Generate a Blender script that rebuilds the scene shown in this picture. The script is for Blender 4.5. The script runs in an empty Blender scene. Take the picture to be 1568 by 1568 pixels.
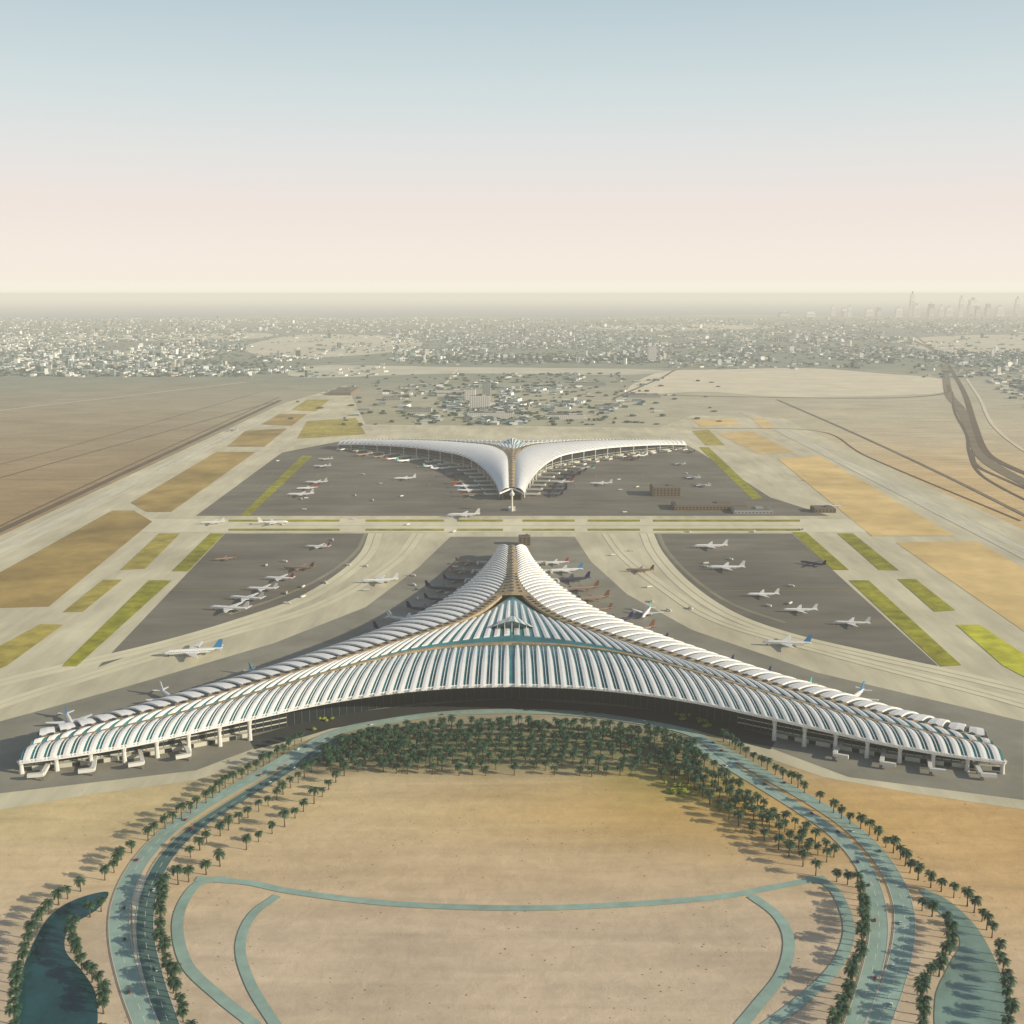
import bpy, math, random
from mathutils import Vector, Matrix, noise
from mathutils.geometry import tessellate_polygon
random.seed(7)
sc = bpy.context.scene
# ---------------------------------------------------------------- survey: photo -> ground plan (metres)
H = 500.0; F = 1681.0
TH = math.atan(334/F); CT, ST = math.cos(TH), math.sin(TH)
def G(u, v, z=0.0):
    t = (H-z)*F/(CT*(v-450.0))
    return Vector(((u-784)/F*t, t*(CT+(784-v)/F*ST), z))
# ---------------------------------------------------------------- materials
def mat(name, col, rough=0.9, var=0.0, scale=0.05, col2=None, spec=0.2, metal=0.0, bump=0.0, stretch=(1,1,1), detail=6, var2=0.0, scale2=0.004):
    m = bpy.data.materials.new(name); m.use_nodes = True
    nt = m.node_tree; b = nt.nodes['Principled BSDF']
    b.inputs['Roughness'].default_value = rough
    b.inputs['Metallic'].default_value = metal
    b.inputs['Specular IOR Level'].default_value = spec
    c = (*col, 1)
    b.inputs['Base Color'].default_value = c
    if var > 0 or col2:
        geo = nt.nodes.new('ShaderNodeNewGeometry')
        mp = nt.nodes.new('ShaderNodeMapping'); mp.inputs['Scale'].default_value = stretch
        nt.links.new(geo.outputs['Position'], mp.inputs['Vector'])
        n = nt.nodes.new('ShaderNodeTexNoise'); n.inputs['Scale'].default_value = scale; n.inputs['Detail'].default_value = detail
        n.inputs['Roughness'].default_value = 0.62
        nt.links.new(mp.outputs[0], n.inputs['Vector'])
        r = nt.nodes.new('ShaderNodeValToRGB')
        r.color_ramp.elements[0].position = 0.33; r.color_ramp.elements[1].position = 0.68
        if col2:
            a, d = col, col2
        else:
            a = tuple(x*(1-var) for x in col); d = tuple(min(1, x*(1+var)) for x in col)
        r.color_ramp.elements[0].color = (*a, 1); r.color_ramp.elements[1].color = (*d, 1)
        nt.links.new(n.outputs['Fac'], r.inputs[0])
        out = r.outputs[0]
        if var2 > 0:
            n2 = nt.nodes.new('ShaderNodeTexNoise'); n2.inputs['Scale'].default_value = scale2; n2.inputs['Detail'].default_value = 4
            nt.links.new(geo.outputs['Position'], n2.inputs['Vector'])
            mr = nt.nodes.new('ShaderNodeMapRange'); mr.inputs[1].default_value = 0.3; mr.inputs[2].default_value = 0.7
            mr.inputs[3].default_value = 1-var2; mr.inputs[4].default_value = 1+var2
            nt.links.new(n2.outputs['Fac'], mr.inputs[0])
            mx = nt.nodes.new('ShaderNodeVectorMath'); mx.operation = 'SCALE'
            nt.links.new(out, mx.inputs[0]); nt.links.new(mr.outputs[0], mx.inputs['Scale'])
            out = mx.outputs[0]
        nt.links.new(out, b.inputs['Base Color'])
        if bump > 0:
            bp = nt.nodes.new('ShaderNodeBump'); bp.inputs['Strength'].default_value = 1; bp.inputs['Distance'].default_value = bump
            nt.links.new(n.outputs['Fac'], bp.inputs['Height']); nt.links.new(bp.outputs[0], b.inputs['Normal'])
    return m
M = {}
M['pave'] = mat('pavement_concrete', (0.66,0.61,0.43), var=0.14, scale=0.03, var2=0.16, stretch=(1,0.2,1))
M['pave2'] = mat('taxiway_concrete', (0.76,0.71,0.51), var=0.08, scale=0.03, var2=0.12, stretch=(1,0.3,1))
M['runway'] = mat('runway_asphalt', (0.68,0.64,0.48), var=0.16, scale=0.05, var2=0.12, stretch=(1,0.06,1))
M['apron'] = mat('apron_asphalt', (0.20,0.185,0.15), var=0.16, scale=0.02, var2=0.24, stretch=(0.3,1,1))
M['apron2'] = mat('apron_edge_asphalt', (0.29,0.28,0.225), var=0.16, scale=0.015, var2=0.2)
M['fore'] = mat('forecourt_shade_asphalt', (0.06,0.07,0.07), var=0.15, scale=0.03)  # near-black colour carries the shade beneath the front eave
M['olive'] = mat('olive_grass', (0.32,0.31,0.03), var=0.35, scale=0.04, var2=0.25)
M['lime'] = mat('yellow_grass', (0.58,0.58,0.05), var=0.3, scale=0.03)
M['brown'] = mat('infield_earth', (0.42,0.30,0.10), var=0.24, scale=0.012, var2=0.30)
M['olbr'] = mat('dry_grass_strip', (0.43,0.36,0.08), var=0.28, scale=0.03, var2=0.25)
M['tan'] = mat('infield_sand', (0.78,0.57,0.25), var=0.14, scale=0.012, var2=0.2)
M['pale'] = mat('pale_sand', (0.78,0.70,0.52), var=0.10, scale=0.006)
M['field'] = mat('open_land', (0.62,0.60,0.46), var=0.15, scale=0.003)
M['road'] = mat('road_asphalt', (0.33,0.47,0.40), var=0.10, scale=0.08, var2=0.14, scale2=0.01)
M['road2'] = mat('dark_road_asphalt', (0.11,0.20,0.18), var=0.12, scale=0.08)
M['hwy'] = mat('highway_asphalt', (0.16,0.125,0.085), var=0.2, scale=0.01)
M['hwy2'] = mat('carriageway_asphalt', (0.24,0.20,0.14), var=0.2, scale=0.01)
M['kerb'] = mat('kerb_concrete', (0.60,0.59,0.50))
M['line'] = mat('marking_paint', (0.80,0.78,0.68))
M['yline'] = mat('yellow_marking_paint', (0.50,0.42,0.14))
M['white'] = mat('white_roof_panel', (0.88,0.88,0.86), rough=0.32, spec=0.5, var=0.05, scale=0.05)
M['glass'] = mat('teal_glazing', (0.05,0.22,0.24), rough=0.2, spec=0.6, var=0.4, scale=0.02)
M['glass2'] = mat('louvre_gap', (0.06,0.085,0.085), rough=0.4, spec=0.4)
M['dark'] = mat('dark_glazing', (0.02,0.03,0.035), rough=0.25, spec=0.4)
M['bluegl'] = mat('vault_glazing', (0.10,0.18,0.20), rough=0.2, spec=0.6)
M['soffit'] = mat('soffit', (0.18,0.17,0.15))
M['seam'] = mat('ridge_stone', (0.40,0.31,0.19), var=0.3, scale=0.12)
M['col'] = mat('concrete_column', (0.7,0.69,0.64))
M['pond'] = mat('pond_water', (0.015,0.08,0.085), rough=0.15, spec=0.6, var=0.35, scale=0.03)
M['pondp'] = mat('shallow_pond_water', (0.24,0.36,0.30), rough=0.2, spec=0.5, var=0.25, scale=0.03)
M['sea'] = mat('sea_water', (0.14,0.22,0.27), rough=0.5, spec=0.3)
M['trunk'] = mat('palm_trunk', (0.11,0.075,0.045))
M['frond'] = mat('palm_frond', (0.022,0.068,0.048), col2=(0.055,0.11,0.05), scale=0.25, rough=0.6)
M['dtree'] = mat('tamarisk_foliage', (0.035,0.075,0.06), col2=(0.08,0.13,0.085), scale=0.02, rough=0.8)
M['shrub'] = mat('shrub_foliage', (0.14,0.20,0.04), col2=(0.36,0.40,0.06), scale=0.3)
M['scrub'] = mat('desert_scrub_leaves', (0.20,0.16,0.09), col2=(0.32,0.26,0.15), scale=0.3)
# ---------------------------------------------------------------- mesh helpers
def link(o, parent=None):
    sc.collection.objects.link(o)
    if parent: o.parent = parent
    return o
def mk(name, verts, faces, mats, idx=None, smooth=False, parent=None):
    me = bpy.data.meshes.new(name)
    me.from_pydata([tuple(v) for v in verts], [], faces)
    for m in mats: me.materials.append(m)
    if idx: me.polygons.foreach_set('material_index', idx)
    if smooth: me.polygons.foreach_set('use_smooth', [True]*len(me.polygons))
    me.update()
    return link(bpy.data.objects.new(name, me), parent)
class MB:
    def __init__(s): s.v=[]; s.f=[]; s.i=[]
    def face(s, pts, m=0):
        k=len(s.v); s.v += [tuple(p) for p in pts]; s.f.append(tuple(range(k,k+len(pts)))); s.i.append(m)
    def box(s, c, sx, sy, sz, rot=0.0, m=0, mtop=None, bottom=False):
        cs, sn = math.cos(rot), math.sin(rot); k=len(s.v)
        for z in (0, sz):
            for a,b in ((-1,-1),(1,-1),(1,1),(-1,1)):
                x,y=a*sx/2,b*sy/2
                s.v.append((c[0]+x*cs-y*sn, c[1]+x*sn+y*cs, c[2]+z))
        for q in ((0,1,5,4),(1,2,6,5),(2,3,7,6),(3,0,4,7)): s.f.append(tuple(k+j for j in q)); s.i.append(m)
        s.f.append((k+4,k+5,k+6,k+7)); s.i.append(m if mtop is None else mtop)
        if bottom: s.f.append((k+3,k+2,k+1,k)); s.i.append(m)
    def tube(s, path, rad, n=8, m=0, cap=True):
        rings=[]
        for i,p in enumerate(path):
            p=Vector(p); a=Vector(path[max(0,i-1)]); b=Vector(path[min(len(path)-1,i+1)])
            d=(b-a).normalized(); up=Vector((0,0,1)) if abs(d.z)<0.9 else Vector((1,0,0))
            e=d.cross(up).normalized(); g=e.cross(d)
            k=len(s.v)
            for j in range(n):
                t=2*math.pi*j/n; s.v.append(tuple(p+(e*math.cos(t)+g*math.sin(t))*rad[i]))
            rings.append(k)
        for a,b in zip(rings,rings[1:]):
            for j in range(n):
                s.f.append((a+j,a+(j+1)%n,b+(j+1)%n,b+j)); s.i.append(m)
        if cap:
            s.f.append(tuple(rings[0]+j for j in range(n))); s.i.append(m)
            s.f.append(tuple(rings[-1]+j for j in range(n))[::-1]); s.i.append(m)
    def obj(s, name, mats, parent=None, smooth=False):
        return mk(name, s.v, s.f, mats, s.i, smooth, parent)
def cr(pts, n):
    P=[Vector(p) for p in pts]; out=[]
    P=[P[0]*2-P[1]]+P+[P[-1]*2-P[-2]]
    m=len(P)-3
    for k in range(n+1):
        t=k/n*m; i=min(int(t),m-1); f=t-i
        a,b,c,d=P[i:i+4]
        out.append(0.5*((2*b)+(c-a)*f+(2*a-5*b+4*c-d)*f*f+(3*b-a-3*c+d)*f**3))
    return out
def crc(pts, n):   # closed
    P=[Vector(p) for p in pts]; L=len(P); out=[]
    for k in range(n):
        t=k/n*L; i=int(t); f=t-i
        a,b,c,d=P[(i-1)%L],P[i%L],P[(i+1)%L],P[(i+2)%L]
        out.append(0.5*((2*b)+(c-a)*f+(2*a-5*b+4*c-d)*f*f+(3*b-a-3*c+d)*f**3))
    return out
ZC=[0]
def zn(): ZC[0]+=1; return (ZC[0]%13)*0.009
def sheet(name, world, z, m):
    z+=zn()
    pts=[Vector((p[0],p[1],z)) for p in world]
    tri=tessellate_polygon([pts])
    fs=[]
    for t in tri:
        a,b,c=[pts[i] for i in t]
        fs.append(tuple(t) if (b-a).cross(c-a).z>0 else tuple(t[::-1]))
    return mk(name, pts, fs, [m])
def psheet(name, px, z, m, smooth=0):
    w=[G(u,v) for u,v in px]
    if smooth: w=crc(w, smooth)
    return sheet(name, w, z, m)
def mir(px): return [(1568-u,v) for u,v in px]
def resamp(path, step):
    out=[path[0]]; acc=0
    for a,b in zip(path,path[1:]):
        L=(b-a).length
        if L<1e-6: continue
        d=step-acc
        while d<=L:
            out.append(a+(b-a)*(d/L)); d+=step
        acc=(acc+L)%step
    return out
def ribbon(mb, path, w, z, m=0, off=0.0, w2=None):
    n=len(path)
    A=[];B=[]
    for i in range(n):
        a=path[max(0,i-1)]; b=path[min(n-1,i+1)]; d=(b-a).normalized(); nn=Vector((-d.y,d.x,0))
        ww=w if w2 is None else w+(w2-w)*i/(n-1)
        A.append(path[i]+nn*(off+ww/2)); B.append(path[i]+nn*(off-ww/2))
    for i in range(n-1):
        mb.face([(B[i].x,B[i].y,z),(B[i+1].x,B[i+1].y,z),(A[i+1].x,A[i+1].y,z),(A[i].x,A[i].y,z)],m)
def road(name, px, w, z, m, n=60, kerb=True, dash=True, w2=None):
    z+=zn()
    path=cr([G(u,v) for u,v in px], n); path=resamp(path, 8)
    mb=MB(); ribbon(mb,path,w,z,0,0,w2)
    if kerb:
        ribbon(mb,path,0.8,z+0.14,1,w/2+0.4); ribbon(mb,path,0.8,z+0.14,1,-w/2-0.4)
    if dash:
        for i in range(0,len(path)-1,2):
            ribbon(mb,path[i:i+2],0.4,z+0.05,2)
    return mb.obj(name,[m,M['kerb'],M['line']]), path
# ---------------------------------------------------------------- ground
BLOBS=[ # centre, rx, ry, colour, weight
 (G(150,700),1000,1500,(0.43,0.32,0.18),2.5),
 (G(60,640),900,1500,(0.54,0.42,0.27),1.5),
 (G(-100,780),500,700,(0.50,0.32,0.13),2.5),
 (G(1500,760),700,900,(0.88,0.62,0.29),3),
 (G(1350,640),900,1200,(0.84,0.72,0.50),2.5),
 (G(1450,590),1200,900,(0.76,0.69,0.52),2),
 (G(780,620),1300,900,(0.62,0.59,0.42),2.5),
 (G(560,650),250,500,(0.45,0.47,0.25),2),
 (G(1520,1290),130,160,(0.84,0.54,0.22),3),
 (G(1180,1260),140,60,(0.72,0.47,0.15),3),
 (G(960,1240),160,50,(0.82,0.54,0.20),3),
 (G(640,1230),160,50,(0.84,0.64,0.35),3),
 (G(784,1330),300,60,(0.81,0.59,0.34),3),
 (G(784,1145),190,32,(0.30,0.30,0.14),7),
 (G(1040,1205),60,40,(0.44,0.38,0.09),4),
 (G(784,1480),400,120,(0.78,0.62,0.44),4),
 (G(100,1240),160,60,(0.84,0.66,0.33),3),
 (G(120,1330),200,60,(0.82,0.63,0.37),3),
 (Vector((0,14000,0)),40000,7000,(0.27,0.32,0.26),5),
]
def gcol(x,y):
    w=0.25; c=[0.64*w,0.56*w,0.38*w]
    for p,rx,ry,col,k in BLOBS:
        e=((x-p.x)/rx)**2+((y-p.y)/ry)**2
        if e<9:
            g=k*math.exp(-e); w+=g
            for i in range(3): c[i]+=col[i]*g
    return [v/w*0.93 for v in c]
def axis(a,b,step,far):
    l=[a+i*step for i in range(int((b-a)/step)+1)]
    s=step; lo=[a]; 
    while lo[-1]>-far: s*=1.3; lo.append(lo[-1]-s)
    s=step; hi=[l[-1]]
    while hi[-1]<far: s*=1.3; hi.append(hi[-1]+s)
    return lo[:0:-1]+l+hi[1:]
xs=axis(-2400,2400,40,300000); ys=axis(200,6000,40,400000)
ys=[y for y in ys if y>-60000]
vs=[(x,y,0) for y in ys for x in xs]; nx=len(xs)
fs=[(j*nx+i,j*nx+i+1,(j+1)*nx+i+1,(j+1)*nx+i) for j in range(len(ys)-1) for i in range(nx-1)]
gm=bpy.data.materials.new('desert_sand'); gm.use_nodes=True
nt=gm.node_tree; b=nt.nodes['Principled BSDF']; b.inputs['Roughness'].default_value=0.95; b.inputs['Specular IOR Level'].default_value=0.1
at=nt.nodes.new('ShaderNodeAttribute'); at.attribute_name='Col'
geo=nt.nodes.new('ShaderNodeNewGeometry')
def gnoise(scale,stretch,lo,hi,det=7,ro=0.6,rot=0):
    mp=nt.nodes.new('ShaderNodeMapping'); mp.inputs['Scale'].default_value=stretch; mp.inputs['Rotation'].default_value=(0,0,rot)
    nt.links.new(geo.outputs['Position'],mp.inputs['Vector'])
    n=nt.nodes.new('ShaderNodeTexNoise'); n.inputs['Scale'].default_value=scale; n.inputs['Detail'].default_value=det; n.inputs['Roughness'].default_value=ro
    n.inputs['Distortion'].default_value=0.4
    nt.links.new(mp.outputs[0],n.inputs['Vector'])
    mr=nt.nodes.new('ShaderNodeMapRange'); mr.inputs[1].default_value=0.3; mr.inputs[2].default_value=0.7; mr.inputs[3].default_value=lo; mr.inputs[4].default_value=hi
    nt.links.new(n.outputs['Fac'],mr.inputs[0]); return mr,n
a1,_=gnoise(0.004,(1,1,1),0.86,1.12)
a2,n2=gnoise(0.06,(1,1,1),0.88,1.09,det=10,ro=0.72)
a3,_=gnoise(0.02,(0.25,1.8,1),0.84,1.12,rot=0.45)
m1=nt.nodes.new('ShaderNodeMath'); m1.operation='MULTIPLY'; m2=nt.nodes.new('ShaderNodeMath'); m2.operation='MULTIPLY'
nt.links.new(a1.outputs[0],m1.inputs[0]); nt.links.new(a2.outputs[0],m1.inputs[1]); nt.links.new(m1.outputs[0],m2.inputs[0]); nt.links.new(a3.outputs[0],m2.inputs[1])
sv=nt.nodes.new('ShaderNodeVectorMath'); sv.operation='SCALE'
nt.links.new(at.outputs['Color'],sv.inputs[0]); nt.links.new(m2.outputs[0],sv.inputs['Scale']); nt.links.new(sv.outputs[0],b.inputs['Base Color'])
bp=nt.nodes.new('ShaderNodeBump'); bp.inputs['Distance'].default_value=0.8; bp.inputs['Strength'].default_value=0.7
nt.links.new(n2.outputs['Fac'],bp.inputs['Height']); nt.links.new(bp.outputs[0],b.inputs['Normal'])
go=mk('ground',vs,fs,[gm])
ca=go.data.color_attributes.new('Col','FLOAT_COLOR','POINT')
buf=[]
for x,y,_z in vs: buf+= gcol(x,y)+[1.0]
ca.data.foreach_set('color',buf)
# sea
coast=[(-260000,24500),(-9000,22500),(-5500,26000),(-3500,24000),(-1000,25500),(1500,24000),(5000,27500),(9000,26000),(16000,29000),(260000,34000),(260000,380000),(-260000,380000)]
sheet('sea',coast,1.0,M['sea'])
# ---------------------------------------------------------------- airfield surfaces
psheet('airfield_pavement',[(-500,1030),(-350,985),(430,619),(530,590),(560,650),(1010,655),(1060,636),(1198,640),(1640,845),(2100,1080),(1900,1330),(1568,1240),(1400,1215),(1260,1190),(1150,1152),(1080,1118),(980,1100),(784,1092),(590,1100),(500,1122),(400,1160),(300,1195),(150,1215),(0,1240),(-350,1330)],0.12,M['pave'])
def L(name,px,m,z=0.50,s=0): return psheet(name,px,z,m,s)
L('apron',[(345,817),(577,817),(560,848),(520,882),(455,918),(350,952),(250,985),(150,1022)],M['apron'],0.26)
L('apron',[(988,817),(1213,817),(1437,1020),(1330,1000),(1200,968),(1110,935),(1045,890),(1005,845)],M['apron'],0.26)
L('apron',[(432,693),(520,676),(1040,676),(1068,690),(1180,762),(1270,790),(300,790)],M['apron'],0.26)
L('apron',[(690,822),(880,822),(905,860),(960,910),(1060,965),(1250,1030),(1568,1105),(1568,1225),(1300,1190),(1090,1112),(784,1088),(480,1112),(300,1180),(0,1215),(0,1105),(200,1050),(420,985),(560,930),(640,870)],M['apron2'],0.26)
L('forecourt',[(380,1130),(500,1096),(600,1084),(784,1070),(968,1084),(1068,1096),(1190,1130),(1180,1148),(1100,1128),(1060,1116),(960,1100),(784,1085),(608,1100),(508,1116),(468,1128),(390,1148)],M['fore'],0.40)  # dark sheet paints the roof's shade onto the plaza
BR='infield_ground'
L(BR,[(-90,960),(0,877),(172,782),(205,782),(233,799),(75,929),(0,931)],M['brown'])
L(BR,[(200,770),(332,692),(392,692),(262,784),(225,784)],M['brown'])
L(BR,[(348,684),(376,660),(440,656),(405,684)],M['brown'])
L(BR,[(400,650),(428,634),(470,634),(447,652)],M['brown'])
L(BR,[(446,628),(470,612),(505,612),(484,630)],M['olbr'])
GS='grass_strip'
for p in ([(184,873),(244,817),(276,817),(222,871)],[(96,938),(158,888),(187,888),(127,937)],[(-60,1050),(-20,1000),(62,956),(97,957),(10,1020)]): L(GS,p,M['olbr'])
for p in ([(263,875),(322,817),(344,817),(288,875)],[(94,1021),(228,889),(263,889),(117,1021)],[(368,790),(462,698),(479,698),(382,790)],
          [(1070,685),(1085,685),(1168,763),(1152,765)],[(1213,815),(1234,815),(1300,873),(1275,873)],[(1300,889),(1330,889),(1472,1019),(1441,1021)]): L(GS,p,M['olive'])
for p in ([(1282,817),(1306,817),(1377,874),(1346,873)],[(1374,887),(1402,887),(1463,935),(1431,937)]): L(GS,p,M['olive'])
L(GS,[(1464,957),(1500,957),(1640,1050),(1610,1060),(1535,1019)],M['lime'])
L(BR,[(1190,702),(1255,698),(1462,821),(1335,821)],M['tan'])
L(BR,[(1372,831),(1495,829),(1640,912),(1740,1060),(1568,967)],M['tan'])
L(BR,[(1098,664),(1150,660),(1215,692),(1165,696)],M['tan'])
L(BR,[(1060,660),(1085,658),(1110,682),(1080,682)],M['olbr'])
L(BR,[(1150,640),(1168,640),(1190,655),(1168,657)],M['tan'])
L(BR,[(1060,642),(1120,641),(1135,650),(1072,654)],M['tan'])
L(BR,[(470,645),(545,640),(560,665),(455,672)],M['olbr'])
L('sand_field',[(960,602),(1010,570),(1100,566),(1240,564),(1350,572),(1440,580),(1445,600),(1350,606),(1200,608),(1080,600)],M['pale'],0.3,60)
for p in ([(380,528),(470,512),(620,516),(640,532),(520,546),(400,544)],[(-200,518),(200,513),(400,510),(380,519),(100,524),(-200,530)],[(1380,520),(1500,513),(1700,515),(1700,540),(1480,542),(1400,532)],
          [(480,560),(700,562),(1000,566),(960,574),(700,572),(460,578)],[(900,500),(1100,497),(1200,502),(1000,506)],[(100,540),(300,536),(330,542),(150,547)]):
    L('open_land',p,M['field'],0.35,40)
L('cross_taxiway',[(150,795),(1400,795),(1440,815),(110,815)],M['pave2'],0.38)
for a in (797.5,811.5):
    for u0,u1 in ((350,520),(560,680),(700,770),(800,880),(900,980),(1000,1225)):
        L(GS,[(u0,a-1.6),(u1,a-1.6),(u1,a+1.6),(u0,a+1.6)],M['olive'],0.55)
def X(u,v): return G(u,v).x
mk_lines=MB()
for ratio in (-2.0,1.98):
    x=ratio*500/CT; y=900.0; yb=G(784,640).y
    while y<yb:
        mk_lines.face([(x-1.5,y,0.72),(x+1.5,y,0.72),(x+1.5,y+50,0.72),(x-1.5,y+50,0.72)]); y+=80
    for o in (-26,26): mk_lines.face([(x+o-0.8,700,0.72),(x+o+0.8,700,0.72),(x+o+0.8,yb,0.72),(x+o-0.8,yb,0.72)])
mk_lines.obj('runway_marking',[M['line']])
for ratio in (-2.0,1.98):
    x=ratio*500/CT; sheet('runway',[(x-28,700),(x+28,700),(x+28,G(784,632).y),(x-28,G(784,632).y)],0.42,M['runway'])
sheet('perimeter_road',[(X(0,815)-13,700),(X(0,815)+7,700),(X(430,613)+9,G(430,613).y),(X(430,613)-13,G(430,613).y)],0.3,M['hwy'])
for px,w,m in (([(575,817),(562,848),(522,884),(455,922),(350,958),(230,992),(100,1022),(-60,1060)],30,'pave2'),([(560,817),(545,845),(505,877),(440,910),(345,943)],9,'apron2'),
             ([(990,817),(1005,848),(1045,893),(1110,938),(1200,972),(1330,1003),(1460,1032),(1640,1075)],30,'pave2'),([(1008,817),(1022,845),(1062,886),(1120,925),(1205,955)],9,'apron2'),
             ([(640,817),(615,850),(560,890),(470,935),(300,985),(60,1060),(-60,1100)],26,'pave2'),([(930,817),(955,850),(1010,895),(1100,950),(1270,1000),(1500,1060),(1640,1100)],26,'pave2')):
    z=0.42+zn()
    path=resamp(cr([G(u,v) for u,v in px],60),10); mb=MB(); ribbon(mb,path,w,z,0); ribbon(mb,path,1.0,0.68,1)
    mb.obj('taxiway',[M[m],M['yline']])
mb=MB()
for a,b2 in (((360,805),(1240,805)),((330,770),(1200,770)),((400,735),(680,735)),((880,735),(1120,735)),((300,860),(520,860)),((260,905),(470,905)),((1040,860),(1250,860)),((1110,905),(1310,905)),((1180,950),(1360,950))):
    p=[G(*a),G(*b2)]; ribbon(mb,p,1.1,0.66+zn()*0.3,0)
for x0 in range(-1000,1001,65):
    for yy in (2850,3000):
        ribbon(mb,[Vector((x0,yy,0)),Vector((x0,yy+70,0))],0.9,0.71,0)
mb.obj('apron_marking',[M['yline']])
# far roads
for px,w,m in (([(1395,520),(1436,540),(1446,560),(1452,600),(1470,625),(1486,655),(1500,690),(1525,715),(1620,765)],42,'hwy2'),([(1440,540),(1462,575),(1478,605),(1492,650),(1508,690),(1540,712),(1620,745)],24,'hwy'),([(1446,560),(1500,572),(1568,590),(1640,612)],26,'hwy2'),
      ([(1452,590),(1440,604),(1300,610),(950,604)],18,'hwy'),([(1190,612),(1300,660),(1440,725),(1620,815)],12,'hwy2'),([(440,575),(700,567),(1000,565),(1440,572)],22,'pale'),
      ([(1458,600),(1462,630),(1480,665),(1484,690),(1496,720),(1530,745),(1620,790)],9,'hwy'),([(1480,580),(1500,610),(1520,650),(1568,690),(1620,710)],14,'pale'),
      ([(940,610),(1010,580),(1060,560),(1200,540),(1390,525)],16,'hwy'),([(700,565),(680,590),(660,605)],18,'pale'),([(1494,670),(1490,700),(1500,716),(1540,735),(1620,770)],12,'hwy'),([(0,560),(300,572),(560,555)],20,'pale'),
      ([(-100,640),(120,615),(380,585)],14,'pale'),([(-100,760),(150,690),(420,615)],7,'hwy'),([(-100,735),(120,680),(400,600)],5,'hwy'),([(-100,855),(150,735),(428,608)],6,'hwy'),
      ([(1436,540),(1380,500),(1350,490)],26,'hwy2'),([(1446,556),(1300,530),(1100,515),(800,505)],20,'pale'),([(1060,656),(1250,660),(1330,700),(1568,800)],6,'hwy')):
    path=resamp(cr([G(u,v) for u,v in px],80),30); mb=MB(); ribbon(mb,path,w,0.8+zn()*1.5,0)
    mb.obj('highway',[M[m]])
# ---------------------------------------------------------------- terminal (trefoil roof)
C1=Vector((0,1431,0))
def W(l): return [G(u,v,z) for u,v,z in l]
A =W([(762,838,20),(750,858,26),(725,885,32),(690,912,37),(640,940,40),(570,968,39),(480,1000,37),(380,1033,33),(280,1062,29),(180,1092,24),(62,1122,18)])
SA=W([(780,838,26),(779,868,42),(776,893,54),(754,921,58),(712,948,57),(640,973,54),(540,1004,50),(435,1035,44),(330,1066,38),(220,1095,32),(56,1134,22)])
S9=W([(784,912,58),(738,940,57),(672,963,54.5),(590,990,51),(480,1023,46),(375,1053,39.5),(268,1083,34),(160,1109,28),(52,1136,21)])
K9=W([(784,986,52),(700,990,51),(620,1001,49),(530,1023,45.5),(430,1052,40),(330,1080,34),(230,1105,28.5),(130,1127,24),(46,1144,19)])
F9=W([(784,1048,38),(688,1051,37.5),(592,1060,36),(495,1075,33),(398,1096,29.5),(300,1118,26),(205,1139,22),(112,1155,18.5),(30,1166,15)])
for L_ in (A,SA,S9,K9,F9):
    for p in L_: p-=C1
def even(P,Q,n):
    p=cr(P,960); q=cr(Q,960); m=[(a+b2)/2 for a,b2 in zip(p,q)]
    s=[0]
    for a,b2 in zip(m,m[1:]): s.append(s[-1]+(b2-a).length)
    op=[];oq=[];j=0
    for k in range(n+1):
        t=s[-1]*k/n
        while j<len(s)-2 and s[j+1]<t: j+=1
        f=(t-s[j])/max(1e-9,s[j+1]-s[j]); op.append(p[j].lerp(p[j+1],f)); oq.append(q[j].lerp(q[j+1],f))
    return op,oq
def surf(p,q,w,bul):
    r=p.lerp(q,w); r=r.copy(); r.z+=bul*4*w*(1-w); return r
def mx(p,sg): return Vector((p.x*sg,p.y,p.z))
NW=8
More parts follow.
